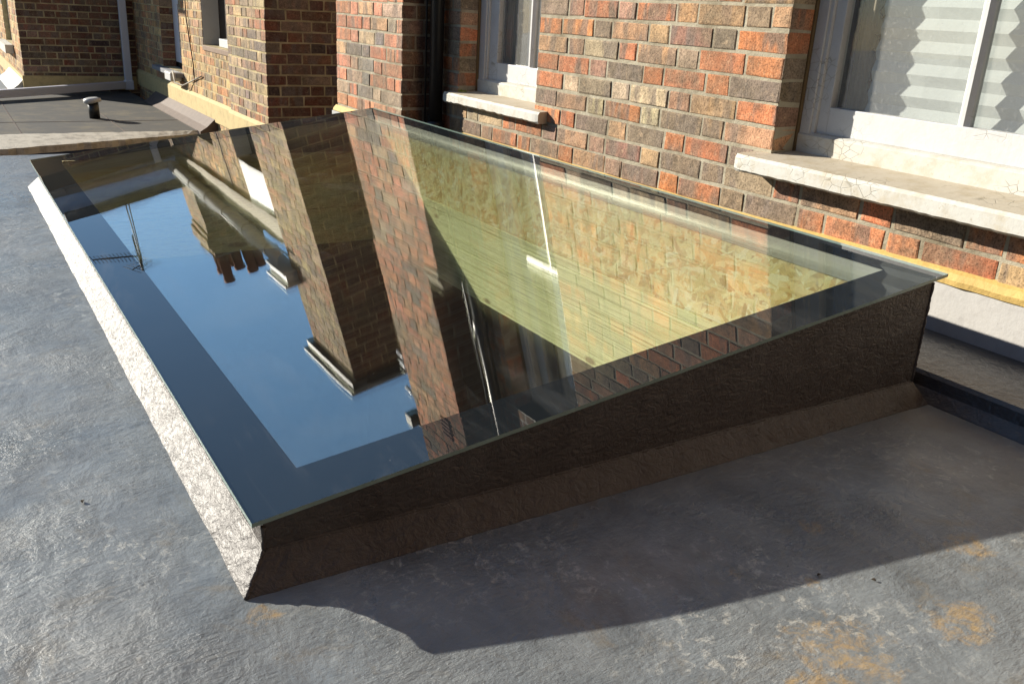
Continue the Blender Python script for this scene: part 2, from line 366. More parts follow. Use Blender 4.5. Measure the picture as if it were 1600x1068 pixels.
class Bricks:
    """brick faces and mortar gathered into one mesh"""
    def __init__(s, seed): s.v = []; s.f = []; s.c = []; s.mi = []; s.rng = random.Random(seed)
    def patch(s, org, u, n, L, z0, z1, pal, holes=(), off=0.0, zoff=0.0, mort=.010, H=.0034, wob=.003, back=.11, gauge=.075, ends=(0, 0)):
        """org: point at u=0,z=0; u: unit dir, n: outward normal; ends: bricks poke out past the ends at corners"""
        rng = s.rng; org = Vector(org); u = Vector(u); n = Vector(n); Z = Vector((0, 0, 1))
        if abs(u.x) > .5: org = org + u*.002 + n*.0015; L = L-.004; ends = (ends[0]+.002, ends[1]+.002)
        P = lambda a, z, d: tuple(org + u*a + Z*z + n*d)
        us = sorted({0.0, L} | {h[0] for h in holes if 0 < h[0] < L} | {h[1] for h in holes if 0 < h[1] < L})
        zs = sorted({z0, z1} | {h[2] for h in holes if z0 < h[2] < z1} | {h[3] for h in holes if z0 < h[3] < z1})
        for i in range(len(us)-1):
            for j in range(len(zs)-1):
                cu, cz = (us[i]+us[i+1])/2, (zs[j]+zs[j+1])/2
                if any(h[0] < cu < h[1] and h[2] < cz < h[3] for h in holes): continue
                k = len(s.v); a0, a1, b0, b1 = us[i], us[i+1], zs[j], zs[j+1]
                s.v += [P(a0, b0, 0), P(a1, b0, 0), P(a1, b1, 0), P(a0, b1, 0), P(a0, b0, -back), P(a1, b0, -back), P(a1, b1, -back), P(a0, b1, -back)]
                s.c += [(.3, .3, .3, 0)]*8
                for f in ((0, 1, 2, 3), (7, 6, 5, 4), (0, 4, 5, 1), (1, 5, 6, 2), (2, 6, 7, 3), (3, 7, 4, 0)):
                    s.f.append(tuple(k+q for q in f)); s.mi.append(1)
        cols = [p[0] for p in pal]; wts = [p[1] for p in pal]
        r0 = int(math.floor((z0-zoff)/gauge))-1; r1 = int(math.ceil((z1-zoff)/gauge))+1
        bh = gauge-mort
        for r in range(r0, r1):
            zb, zt = r*gauge+zoff+mort/2, r*gauge+zoff+mort/2+bh
            a = -.7 + off + (r % 2)*.16875 + rng.uniform(-.006, .006)
            kind = 0; cells = []
            while a < L+.1:
                w = (.2155 if kind == 0 else .1025) + rng.uniform(-.004, .004)
                cells.append((a, a+w)); a += w+mort*rng.uniform(.8, 1.2); kind = 1-kind
            zz0, zz1 = max(zb, z0), min(zt, z1)
            if zz1-zz0 < .015: continue
            runs = [(0.0, L)]
            for h in holes:
                if h[2] < (zb+zt)/2 < h[3]:
                    nr = []
                    for (p, q) in runs:
                        if q <= h[0] or p >= h[1]: nr.append((p, q)); continue
                        if p < h[0]: nr.append((p, h[0]))
                        if q > h[1]: nr.append((h[1], q))
                    runs = nr
            for (ra, rb) in runs:
                lst = [[max(p, ra), min(q, rb)] for (p, q) in cells if min(q, rb)-max(p, ra) > .004]
                if not lst: continue
                if len(lst) > 1 and lst[0][1]-lst[0][0] < .06: lst[1][0] = lst[0][0]; lst.pop(0)
                if len(lst) > 1 and lst[-1][1]-lst[-1][0] < .06: lst[-2][1] = lst[-1][1]; lst.pop()
                lst[0][0] = ra; lst[-1][1] = rb
                for (p, q) in lst:
                    if p < 1e-4: p = -ends[0]
                    if q > L-1e-4: q = L+ends[1]
                    jz = rng.uniform(-.0015, .0015); d = H*rng.uniform(.5, 1.5)
                    c = list(rng.choices(cols, wts)[0]); g = rng.uniform(.66, 1.10); c = [min(1, x*g*rng.uniform(.93, 1.07)) for x in c]+[rng.random()]
                    b = .0032; k = len(s.v)
                    for (dp, ins) in ((-.002, 0), (d*.4, 0), (d, b)):
                        for (aa, bb) in ((p+ins, zz0+ins), (q-ins, zz0+ins), (q-ins, zz1-ins), (p+ins, zz1-ins)):
                            j1 = rng.uniform(-wob, wob); j2 = rng.uniform(-wob, wob); j3 = rng.uniform(-.0008, .0008)
                            s.v.append(P(aa+j1, bb+j2+jz, dp+j3)); s.c.append(tuple(c))
                    for l in range(2):
                        for e in range(4):
                            e2 = (e+1) % 4
                            s.f.append((k+l*4+e, k+l*4+e2, k+l*4+4+e2, k+l*4+4+e)); s.mi.append(0)
                    s.f.append((k+8, k+9, k+10, k+11)); s.mi.append(0)
    def build(s, name, parent, mortar):
        me = bpy.data.meshes.new(name); me.from_pydata(s.v, [], s.f); me.materials.append(M['brick']); me.materials.append(mortar)
        me.polygons.foreach_set('material_index', s.mi)
        at = me.attributes.new('bcol', 'FLOAT_COLOR', 'POINT'); flat = [x for c in s.c for x in c]; at.data.foreach_set('color', flat)
        me.update()
        import bmesh
        b = bmesh.new(); b.from_mesh(me); bmesh.ops.recalc_face_normals(b, faces=b.faces); b.to_mesh(me); b.free()
        o = bpy.data.objects.new(name, me); COL.objects.link(o)
        if parent: o.parent = parent; o.matrix_parent_inverse = parent.matrix_world.inverted()
        return o

# ================================================================== SETTING
XW = 2.3076                     # face of the main wall
b = MB(); b.face([(-150, -150, -3.2), (150, -150, -3.2), (150, 150, -3.2), (-150, 150, -3.2)]); struct(b.build('yard_ground', M['concrete'], fix=False))

# roof deck, a sheet with the opening under the rooflight, gently falling towards the front
def deck_z(x, y):
    sm = lambda t: max(0, min(1, t))**2*(3-2*max(0, min(1, t)))
    z = -.022*sm((1.12-y)/.28)*(1-sm((x-.7)/1.0))*sm((x+.3)/.6)
    return z
b = MB()
def rng_list(a, c, st):
    n = max(1, int(round((c-a)/st))); return [a+(c-a)*i/n for i in range(n+1)]
xs = [-4.0, -2.0]+rng_list(-1.0, .42, .1)+rng_list(.5, 1.9, .1)+[1.952]
ys = [-2.0, -1.0]+rng_list(-.5, 1.24, .1)+[1.6, 2.5, 3.5, 4.40, 4.48, 5.355]
vid = {}
for i, x in enumerate(xs):
    for j, y in enumerate(ys):
        vid[i, j] = len(b.v); b.v.append((x, y, deck_z(x, y)))
for i in range(len(xs)-1):
    for j in range(len(ys)-1):
        cx, cy = (xs[i]+xs[i+1])/2, (ys[j]+ys[j+1])/2
        if .42 < cx < 1.9 and 1.24 < cy < 4.40: continue
        b.f.append((vid[i, j], vid[i+1, j], vid[i+1, j+1], vid[i, j+1])); b.mi.append(0); b.sm.append(True)
b.box(-4, 2.3, 5.345, 5.357, -.3, -.004)
struct(b.build('roof_deck', M['deck'], fix=False))
# raised ledge along the foot of the wall
b = MB()
b.prism_y([(1.952, -.01), (1.952, .0), (1.984, .026), (1.992, .052), (2.002, .060), (2.295, .066), (2.295, -.01)], -2.0, 5.345)
struct(b.build('roof_ledge', M['ledgecoat'], bevel=.004))
# dark room below the rooflight
b = MB()
b.box(-.6, -.5, .6, 5.2, -2.7, -.03); b.box(2.2, 2.3, .6, 5.2, -2.7, -.03); b.box(-.5, 2.2, .5, .6, -2.7, -.03); b.box(-.5, 2.2, 5.2, 5.3, -2.7, -.03)
b.box(-.6, 2.3, .5, 5.3, -2.8, -2.7)
struct(b.build('room_below', M['room']))
b = MB()
for (x0, x1, y0, y1) in ((-.5, .40, .6, 5.2), (1.95, 2.2, .6, 5.2), (.40, 1.95, .6, 1.20), (.40, 1.95, 4.44, 5.2)): b.box(x0, x1, y0, y1, -.36, -.34)
struct(b.build('room_ceiling', M['room']))

b = MB(); b.box(-7, 6, -2.9, -2.5, -3.2, 8.0); b.box(-7, -6.6, -2.5, 1.5, -3.2, 2.2)  # unseen tall wall added behind the camera to darken the shaded upstand
blocker = b.build('sky_blocker', plain('blocker_dark', (.055, .04, .032), .9, 12, .4, .01, .4)); tag(blocker, 'unseen tall dark wall added behind the viewer to cut the sky light', 'wall')

# ================================================================== ROOFLIGHT
PX, PZ, TG = .313, .104, .1292
gz = lambda x, d=0.0: PZ + TG*(x-PX) - d
X0, X1, Y0, Y1 = .313, 1.974, 1.182, 4.56          # outer pane
CX0, CX1, CY0, CY1 = .425, 1.905, 1.305, 4.40       # clear area
rl = thing('rooflight', (1.1, 2.8, 0), 'large sloping frameless glass rooflight with black border on coated upstand', 'rooflight')
# upstand ring and its fillet, one coated skin
b = MB()
KX0, KX1, KY0, KY1 = .331, 1.930, 1.187, 4.43
def ringbox(b, ox0, ox1, oy0, oy1, ix0, ix1, iy0, iy1, zt, zb, mi=0):
    for (a0, a1, c0, c1) in ((ox0, ix0, iy0, iy1), (ix1, ox1, iy0, iy1), (ox0, ox1, oy0, iy0), (ox0, ox1, iy1, oy1)):
        q = lambda x, y, t: (x, y, gz(x, zt) if t else (zb if not callable(zb) else zb(x)))
        b.hexa([q(a0, c0, 0), q(a1, c0, 0), q(a1, c1, 0), q(a0, c1, 0), q(a0, c0, 1), q(a1, c0, 1), q(a1, c1, 1), q(a0, c1, 1)], mi)
ringbox(b, KX0, KX1, KY0, KY1, .412, 1.922, 1.292, 4.41, .0085, -.05)
up = b.build('upstand', M['kerbcoat'], rl)
b = MB(); fl = .0445
A = [(KX0-fl, KY0-fl+.002), (KX1+.022, KY0-fl+.002), (KX1+.022, KY1+fl), (KX0-fl, KY1+fl)]
Bq = [(KX0-.001, KY0-.001), (KX1+.001, KY0-.001), (KX1+.001, KY1+.001), (KX0-.001, KY1+.001)]
hh = [.050, .050, .050, .050]
NS = 70
for e in range(4):
    p, q = A[e], A[(e+1) % 4]; r_, s_ = Bq[e], Bq[(e+1) % 4]
    for k in range(NS):
        t0, t1 = k/NS, (k+1)/NS
        L2 = lambda a, c, t: (a[0]+(c[0]-a[0])*t, a[1]+(c[1]-a[1])*t)
        rr = random.Random(e*100+k); r2 = random.Random(e*100+k+1)
        w0 = rr.uniform(-.0013, .0013) if k else 0; w1 = r2.uniform(-.0013, .0013) if k < NS-1 else 0
        a0, a1, b1, b0 = L2(p, q, t0), L2(p, q, t1), L2(r_, s_, t1), L2(r_, s_, t0)
        sg = -1 if e in (1, 2) else 1
        a0 = (a0[0]-sg*(w0 if e in (1, 3) else 0), a0[1]-sg*(w0 if e in (0, 2) else 0)); a1 = (a1[0]-sg*(w1 if e in (1, 3) else 0), a1[1]-sg*(w1 if e in (0, 2) else 0))
        b.face([(a0[0], a0[1], -.024), (a1[0], a1[1], -.024), (a1[0], a1[1], .001), (a0[0], a0[1], .001)])
        b.face([(a0[0], a0[1], .001), (a1[0], a1[1], .001), (b1[0], b1[1], .050), (b0[0], b0[1], .050)], 0)
rg = random.Random(77)
def bead(p, q, n, r):
    p, q = Vector(p), Vector(q); pts = []; rad = []
    for i in range(n+1):
        pts.append(p+(q-p)*(i/n)+Vector((rg.uniform(-1, 1), rg.uniform(-1, 1), rg.uniform(-1, 1)))*.0007); rad.append(r*rg.uniform(.7, 1.3))
    b.tube(pts, r, 8, radii=rad)
bead((Bq[0][0]+.001, Bq[0][1]+.001, .049), (Bq[0][0]+.001, Bq[0][1]+.001, .092), 10, .0035)
bead((A[0][0]+.001, A[0][1]+.001, .000), (Bq[0][0], Bq[0][1], .050), 14, .0035)
bead((Bq[0][0], Bq[0][1]+.0015, .049), (Bq[1][0], Bq[1][1]+.0015, .049), 150, .0030)
bead((Bq[0][0]+.0015, Bq[0][1], .049), (Bq[3][0]+.0015, Bq[3][1], .049), 260, .0030)
bead((Bq[1][0]-.001, Bq[1][1]+.001, .05), (Bq[1][0]-.001, Bq[1][1]+.001, .300), 40, .0035)
lab(b.build('fillet', M['kerbcoat'], rl), 'sloping coated fillet round the foot of the upstand')
# outer pane: top sheet, coated underside in the clear zone, polished edges
b = MB(); TH = .0075
b.face([(X0, Y0, gz(X0)), (X1, Y0, gz(X1)), (X1, Y1, gz(X1)), (X0, Y1, gz(X0))], 0)
b.face([(CX0, CY0, gz(CX0, TH)), (CX1, CY0, gz(CX1, TH)), (CX1, CY1, gz(CX1, TH)), (CX0, CY1, gz(CX0, TH))], 1)
for (p, q) in (((X0, Y0), (X1, Y0)), ((X1, Y0), (X1, Y1)), ((X1, Y1), (X0, Y1)), ((X0, Y1), (X0, Y0))):
    b.face([(p[0], p[1], gz(p[0], TH)), (q[0], q[1], gz(q[0], TH)), (q[0], q[1], gz(q[0])), (p[0], p[1], gz(p[0]))], 2)
b.build('glass_pane', [M['glass_top'], M['glass_coat'], M['glass_edge']], rl, fix=False)
b = MB(); e = .0008
ringbox(b, X0+e, X1-e, Y0+e, Y1-e, CX0, CX1, CY0, CY1, .0060, lambda x: gz(x, .0078))
lab(b.build('glass_border', M['frit'], rl), 'black painted border under the glass')
b = MB()
q4 = [(.43, 1.31), (1.90, 1.31), (1.90, 4.395), (.43, 4.395)]
b.hexa([(x, y, gz(x, .030)) for x, y in q4]+[(x, y, gz(x, .025)) for x, y in q4])
b.build('inner_pane', M['glass_in'], rl, fix=False)
# spacer bar and the grey inner frame
b = MB()
ringbox(b, .411, 1.919, 1.293, 4.409, .427, 1.903, 1.307, 4.398, .0088, lambda x: gz(x, .062))
lab(b.build('spacer_frame', M['ply'], rl), 'grey spacer frame round the inside of the glass')
# linings
b = MB(); b.box(1.902, 1.921, 1.296, 4.406, -.005, gz(1.90, .064)); b.box(.43, 1.90, 4.400, 4.408, -.005, .12)
b.box(.412, .428, 1.296, 4.406, -.35, .05); b.box(.43, 1.90, 1.294, 1.302, -.35, .10)
lab(b.build('board_lining', M['osb'], rl), 'flaky strand board lining inside the upstand')
for i, (z0, z1, xo) in enumerate(((-.038, -.006, .004), (-.165, -.040, .006), (-.355, -.168, .0055))):
    b = MB(); b.box(1.900-xo, 1.94, 1.296, 4.40, z0, z1); b.box(.43, 1.894, 4.392, 4.44, z0, z1)
    b.build('timber_joist', M['timber'], rl, bevel=.0025)

# ================================================================== MAIN HOUSE
house = thing('brick_house', (XW, 2.5, 0), 'main red brick house wall with two white sash windows beside the rooflight', 'house')
# openings (y0,y1,z0,z1) in wall A, u runs along -y from the pier corner
YA0, YA1 = 4.72, -2.2
def hol(y0, y1, z0, z1): return (YA0-y1, YA0-y0, z0-.052, z1)
WL = (.52, 2.08, .447, 2.12); WS = (3.500, 4.234, .430, 2.25)
bk = Bricks(11)
bk.patch((XW, YA0, 0), (0, -1, 0), (-1, 0, 0), YA0-YA1, -.10, 5.5, PAL_MAIN, [hol(*WL), hol(*WS)], off=.03, zoff=.0045, mort=.0125, ends=(0, 0))
for (y0, y1, z0, z1) in (WL, WS):     # reveals
    bk.patch((XW, y1, 0), (1, 0, 0), (0, -1, 0), .112, z0, z1, PAL_MAIN, off=.10, zoff=.0045, back=.05, H=.0005, mort=.011)
    bk.patch((XW+.112, y0, 0), (-1, 0, 0), (0, 1, 0), .112, z0, z1, PAL_MAIN, off=.10, zoff=.0045, back=.05, H=.0005, mort=.011)
    bk.patch((XW, y1, z1), (0, -1, 0), (-1, 0, 0), y1-y0, 0, .001, PAL_MAIN)
bk.build('wall', house, M['mortar'])
# chimney breast (pier), set back above
bk = Bricks(5); XB = 2.10
bk.patch((XB, 5.401, 0), (0, -1, 0), (-1, 0, 0), .923, .18, 1.34, PAL_PIER, off=.02, zoff=.02, ends=(0, .0035), mort=.0115)
bk.patch((XB, 4.478, 0), (1, 0, 0), (0, -1, 0), .205, -.1, 1.34, PAL_SHADED, off=.09, zoff=.02, ends=(.0035, 0), mort=.012, back=.05)
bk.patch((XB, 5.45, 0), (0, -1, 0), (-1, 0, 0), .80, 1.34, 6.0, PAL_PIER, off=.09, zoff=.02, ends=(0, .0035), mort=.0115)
bk.patch((XB, 4.65, 0), (1, 0, 0), (0, -1, 0), .205, 1.34, 6.0, PAL_SHADED, off=.05, zoff=.02, ends=(.0035, 0), mort=.012, back=.05)
bk.patch((XB+1.2, 5.401, 0), (-1, 0, 0), (0, 1, 0), 1.2, -.1, 6.0, PAL_SHADED, off=.05, zoff=.02, mort=.012, back=.05)
o = bk.build('chimney_breast', house, M['mortar'])
b = MB(); b.prism_y([(XB-.012, 1.30), (XB-.012, 1.355), (XB+.004, 1.42), (XB+.10, 1.42), (XB+.10, 1.30)], 4.466, 4.66); 
b.prism_y([(XB-.02, 1.335), (XB-.02, 1.36), (XB+.05, 1.40), (XB+.05, 1.335)], 4.47, 4.66)
b.build('weathering', M['mortar'], o, bevel=.006)
b = MB()
for zz in (2.55, 2.585, 2.62, 2.655, 2.69): b.box(XB-.016, XB-.004, 4.86, 5.0, zz, zz+.018)
b.build('air_brick', M['pot'], o)
# body of the house behind the wall, keeps daylight out of the rooms
b = MB(); b.box(XW+.9, XW+1.0, -2.2, 5.2, -.1, 5.5); b.box(XW+.12, XW+.9, 2.5, 2.6, -.1, 5.5); b.box(XW+.12, XW+.9, 5.0, 5.08, -.1, 5.5)
b.box(XW+.12, XW+.9, -2.2, -2.1, -.1, 5.5); b.box(XW+.02, XW+1.0, -2.2, 5.2, 5.5, 5.6); b.box(XW+.13, XW+.9, -2.1, 5.0, -.05, .0)
b.build('partition', M['dark'], house)
# flashing and ochre sealant along the foot of the wall and the pier
def wavy_strip(x0, prof, y0, y1, n, seed, amp):
    b = MB(); rg = random.Random(seed); rows = []
    for i in range(n+1):
        y = y0+(y1-y0)*i/n; j = rg.uniform(-amp, amp); j2 = rg.uniform(-amp, amp)*.6
        rows.append([(x0+px+j*(.3+k % 2), y, pz+(j2 if k in (2, 3) else 0)) for k, (px, pz) in enumerate(prof)])
    m = len(prof)
    for i in range(n):
        for k in range(m-1):
            b.face([rows[i][k], rows[i][k+1], rows[i+1][k+1], rows[i+1][k]], 0, True)
    return b
b = wavy_strip(XW, [(-.020, .058), (-.019, .10), (-.018, .15), (-.0165, .206), (.004, .208)], -2.2, 4.30, 80, 3, .0015)
lab(b.build('flashing', M['lead'], house), 'dull grey lead flashing above the dark ledge')
b = wavy_strip(XW, [(.0, .203), (-.024, .206), (-.026, .222), (-.018, .240), (.002, .250)], -2.2, 4.45, 160, 4, .0022)
b.v = [(x, y, z-(.016*max(0, min(1, (y-1.3)/1.0)) if z > .215 else 0)) for x, y, z in b.v]
lab(b.build('sealant', M['yellow'], house), 'ochre yellow sealant strip above the lead flashing')
b = MB(); b.box(XB-.030, XB-.002, 4.455, 5.425, .06, .206); lab(b.build('flashing', M['whitelead'], house), 'white painted flashing at the foot of the chimney breast')
b = MB(); b.prism_y([(XB-.026, .2075), (XB-.022, .222), (XB-.003, .242), (XB, .2075)], 4.457, 5.423); b.build('sealant', M['yellow'], house, bevel=.003)

# windows
def sill_mesh(y0, y1, xf, xb, z0, z1, rise, seed, chew=.004):
    b = MB(); rg = random.Random(seed); n = int((y1-y0)/.02); rows = []
    for i in range(n+1):
        y = y0+(y1-y0)*i/n; a = rg.uniform(-chew, chew); c = rg.uniform(-chew, chew)*.6; d = rg.uniform(-chew, chew)*.5
        e = 0.0
        if i in (0, n): e = .006
        elif i in (1, n-1): e = .002
        rows.append([(xb, y, z0), (xf+.012, y, z0+c), (xf+e, y, z0+.008+c*1.2+e*.5), (xf+a*.25+e, y, z1-.010-e*.5), (xf+.008+a*.4+e, y, z1+d*.5), (xb, y, z1+rise)])
    m = 6
    for i in range(n):
        for k in range(m-1):
            b.face([rows[i][k], rows[i+1][k], rows[i+1][k+1], rows[i][k+1]], 1 if k == 4 else 0)
    b.face(rows[0], 0); b.face(rows[-1][::-1], 0)
    return b
def rect_ring(b, xf, xb, y0, y1, z0, z1, wl, wr, wb, wt, mi=0):
    """frame: wl at high-y side, wr at low-y side"""
    b.box(xf, xb, y1-wl, y1, z0, z1, mi); b.box(xf, xb, y0, y0+wr, z0, z1, mi)
    if wb: b.box(xf, xb, y0+wr, y1-wl, z0, z0+wb, mi)
    if wt: b.box(xf, xb, y0+wr, y1-wl, z1-wt, z1, mi)
def sash_window(opening, bars, sash_l, top_z, mid, label, wj=.052):
    y0, y1, z0, z1 = opening; b = MB()
    rect_ring(b, XW+.112, XW+.20, y0, y1, z0+.07, z1, wj, wj, 0, .06)         # box frame
    rect_ring(b, XW+.120, XW+.135, y0+wj-.001, y1-wj+.001, z0+.07, z1-.06, .014, .014, 0, .014)   # staff bead
    a0, a1 = y0+wj+.002, y1-wj-.002
    rect_ring(b, XW+.132, XW+.168, a0, a1, z0+.075, mid+.02, sash_l, sash_l, .085, .04)   # lower sash
    rect_ring(b, XW+.170, XW+.200, a0, a1, mid-.018, z1-.062, sash_l, sash_l, .04, .05)
    w = b.build('window', M['white'], house, bevel=.002); lab(w, label)
    b = MB(); b.prism_y([(XW+.108, z0-.004), (XW+.106, z0+.066), (XW+.114, z0+.072), (XW+.15, z0+.078), (XW+.15, z0-.004)], y0+.001, y1-.001)
    lab(b.build('lower_sill', M['oldwhite'], w, bevel=.002), 'flaking white timber cill under the sash')
    for (p, q) in bars:
        for (xf, xb, za, zb) in ((XW+.134, XW+.166, z0+.159, mid-.019), (XW+.172, XW+.198, mid+.021, z1-.111)):
            b = MB(); b.prism_y([(xf, 0), (xf, 1)], 0, 0) if False else None
            ym = (p+q)/2
            k = len(b.v); pr = [(xf, ym-.006), (xf, ym+.006), (xf+.012, q), (xb, q), (xb, p), (xf+.012, p)]
            b.v += [(x, y, za) for x, y in pr]+[(x, y, zb) for x, y in pr]
            for i in range(6): b.f.append((k+i, k+(i+1) % 6, k+6+(i+1) % 6, k+6+i)); b.mi.append(0); b.sm.append(False)
            b.f.append(tuple(k+i for i in range(5, -1, -1))); b.mi.append(0); b.sm.append(False); b.f.append(tuple(k+6+i for i in range(6))); b.mi.append(0); b.sm.append(False)
            b.build('glazing_bar', M['white'], w)
    for (xg, za, zb) in ((XW+.155, z0+.158, mid-.018), (XW+.186, mid+.02, z1-.11)):
        b = MB(); b.box(xg, xg+.003, a0+sash_l-.002, a1-sash_l+.002, za, zb); b.build('pane', M['winglass'], w, fix=False)
    return w
w1 = sash_window(WL, [(1.507, 1.543), (1.035, 1.071)], .050, 2.2, 1.22, 'wide white sash window with pleated blind behind it', .046)
sl = sill_mesh(.38, 2.142, 2.205, XW+.112, .388, .444, .012, 8, .0016).build('sill', [M['oldwhite'], M['silltop']], w1)
lab(sl, 'thick painted stone sill, white and chipped along its front edge')
w2 = sash_window(WS, [(3.765, 3.802)], .092, 2.2, 1.22, 'narrow white sash window with grey net behind it', .060)
sl = sill_mesh(3.395, 4.305, 2.248, XW+.112, .377, .428, .010, 9, .0026).build('sill', [M['oldwhite'], M['silltop']], w2)
lab(sl, 'short painted sill with flaking white paint')
# brown stained sealant line where jamb meets frame, plus stone lintels
for (y0, y1, z0, z1) in (WL, WS):
    b = MB(); b.box(XW+.098, XW+.1115, y1-.008, y1-.0008, z0+.002, z1-.002); b.build('jamb_sealant', M['brown'], house)
    b = MB(); b.box(XW-.001, XW+.115, y0-.08, y1+.08, z1, z1+.15); b.build('lintel', M['oldwhite'], house, bevel=.003)

# things behind the windows
b = MB(); BXF = XW+.205; n = 52; pit = .032; rows = []
rg = random.Random(2)
for i in range(n+1):
    z = .600+i*pit; x = BXF+(.0125 if i % 2 else 0)
    rows.append((x, z))
for (ya, yb) in ((.58, 1.905),):
    for i in range(n):
        seg = 14
        for k in range(seg):
            u0, u1 = k/seg, (k+1)/seg
            yy0, yy1 = ya+(yb-ya)*u0, ya+(yb-ya)*u1
            f = lambda y, i: .0035*math.sin(y*9+i*.35)+.002*math.sin(y*23+i)
            p0, p1 = rows[i], rows[i+1]
            k2 = len(b.v)
            b.face([(p0[0]+f(yy0, i), yy0, p0[1]), (p1[0]+f(yy0, i+1), yy0, p1[1]), (p1[0]+f(yy1, i+1), yy1, p1[1]), (p0[0]+f(yy1, i), yy1, p0[1])], 0)
o = b.build('pleated_blind', M['blind'], fix=False)
md = o.modifiers.new('thick', 'SOLIDIFY'); md.thickness = .001
tag(o, 'white pleated paper blind hanging behind the wide sash window', 'blind')
b = MB(); pts = [(XW+.245+.008*math.sin(i*1.1), 1.86+i*.012) for i in range(14)]
for i in range(13): b.face([(pts[i][0], pts[i][1], .50), (pts[i+1][0], pts[i+1][1], .50), (pts[i+1][0], pts[i+1][1], 2.1), (pts[i][0], pts[i][1], 2.1)], 0, True)
cu = thing('curtain', (XW+.25, 1.93, .5), 'beige curtain edge with brown printed marks behind the pleated blind', 'curtain')
o = b.build('cloth', M['buffcurt'], cu, fix=False); md = o.modifiers.new('thick', 'SOLIDIFY'); md.thickness = .002
b = MB()
def stroke(pp):
    b = MB(); b.tube([(XW+.232, 1.925+p[0], p[1]) for p in pp], .0028, 5); b.build('print', M['ink'], cu)
stroke([(.0, .66), (.004, .70), (.0, .73)]); stroke([(-.012, .70), (.010, .69)])
stroke([(.012, .79), (-.008, .775), (-.014, .80), (-.004, .83), (.012, .835)])
stroke([(-.002, .88), (-.016, .90), (-.004, .925), (.01, .905), (-.002, .88)])
stroke([(.010, .96), (.008, 1.02)]); stroke([(.010, 1.0), (-.012, 1.03)]); stroke([(.008, 1.01), (-.016, .985)])
stroke([(.010, 1.06), (.006, 1.13)]); stroke([(.008, 1.10), (-.014, 1.12)]); stroke([(.008, 1.06), (-.014, 1.065)]); stroke([(.008, 1.13), (-.014, 1.15)])
b = MB()
for k, (ya, yb, mi) in enumerate(((3.56, 3.985, 0), (3.99, 4.055, 1), (4.06, 4.17, 0))):
    ns = 10
    for i in range(ns):
        y0, y1 = ya+(yb-ya)*i/ns, ya+(yb-ya)*(i+1)/ns
        f = lambda y: XW+.245+.010*math.sin(y*60)
        b.face([(f(y0), y0, .5), (f(y1), y1, .5), (f(y1), y1, 2.25), (f(y0), y0, 2.25)], mi, True)
o = b.build('net_curtain', [M['curtain'], M['brown']], fix=False); md = o.modifiers.new('thick', 'SOLIDIFY'); md.thickness = .001
tag(o, 'grey net curtain with a brown edge behind the narrow sash window', 'curtain')
# black waste pipe in the corner by the pier
dp = thing('waste_pipe', (2.245, 4.37, .06), 'black iron waste pipe in the dark corner beside the chimney breast', 'pipe')
b = MB(); b.tube([(2.245, 4.37, .07), (2.245, 4.37, 5.4)], .036, 20); b.build('pipe', M['pipe'], dp)
for z in (.16, 1.62, 3.4):
    b = MB(); b.tube([(2.245, 4.37, z), (2.245, 4.37, z+.012), (2.245, 4.37, z+.10), (2.245, 4.37, z+.11)], .045, 20, radii=[.038, .046, .046, .038]); b.build('collar', M['pipe'], dp)
b = MB(); b.tube([(2.205, 4.415, .1), (2.21, 4.42, 1.6), (2.205, 4.425, 4.9)], .006, 8)
tag(b.build('cable', M['pipe']), 'thin black cable running up beside the iron waste pipe', 'cable')
# moss tuft on the short sill
rg = random.Random(4); b = MB()
for i in range(60):
    a, c = rg.gauss(0, .012), rg.gauss(0, .008); hgt = rg.uniform(.004, .014)
    p = Vector((2.31+c, 4.20+a, .437)); d = Vector((rg.uniform(-.005, .005), rg.uniform(-.005, .005), hgt))
    s_ = Vector((rg.uniform(-.002, .002), .002, 0)); b.face([p-s_, p+s_, p+d], 0)
o = b.build('moss_tuft', M['moss'], fix=False); tag(o, 'tiny green moss tuft at the back of the short sill', 'moss')

# ================================================================== REAR WING
wing = thing('rear_wing', (2.12, 9, -.33), 'rear brick wing with flat topped stack and grey gutters beyond the felt roof', 'house')
XC, XD, YF, XF = 2.05, 2.12, 12.0, .89
WD2 = (7.85, 8.73, .40, 1.33); WD1 = (9.62, 10.50, .08, 1.35)
bk = Bricks(21)
YD0 = 12.0
def hd(y0, y1, z0, z1): return (YD0-y1, YD0-y0, z0, z1)
bk.patch((XD, YD0, 0), (0, -1, 0), (-1, 0, 0), YD0-7.60, -.42, 1.72, PAL_YEL, [hd(*WD2), hd(*WD1)], off=.05, zoff=.01, mort=.012)
bk.patch((XD, WD2[1], 0), (1, 0, 0), (0, -1, 0), .10, WD1[2], WD1[3], PAL_SHADED, back=.05) if False else None
bk.patch((XD, WD1[1], 0), (1, 0, 0), (0, -1, 0), .13, WD1[2], WD1[3], PAL_SHADED, back=.05, H=.001)
bk.patch((XF, YF, 0), (1, 0, 0), (0, -1, 0), XD-XF, -.42, 1.62, PAL_SHADED, off=.04, zoff=.03, ends=(.0035, 0), mort=.014)
bk.patch((XF, 18.0, 0), (0, -1, 0), (-1, 0, 0), 6.0, -.5, 1.70, PAL_YEL, [(18-14.1, 18-13.1, .12, 1.3)], off=.08, zoff=.03, ends=(0, .0035), mort=.012)
bk.build('wall', wing, M['mortar_y'])
bk = Bricks(31)
bk.patch((XC, 7.65, 0), (0, -1, 0), (-1, 0, 0), 1.0, -.42, 2.90, PAL_STK, off=.06, zoff=.01, ends=(0, .0035), mort=.013)
bk.patch((XC, 6.65, 0), (1, 0, 0), (0, -1, 0), 1.6, -.42, 2.90, PAL_SHADED, off=.12, zoff=.01, ends=(.0035, 0), mort=.012)
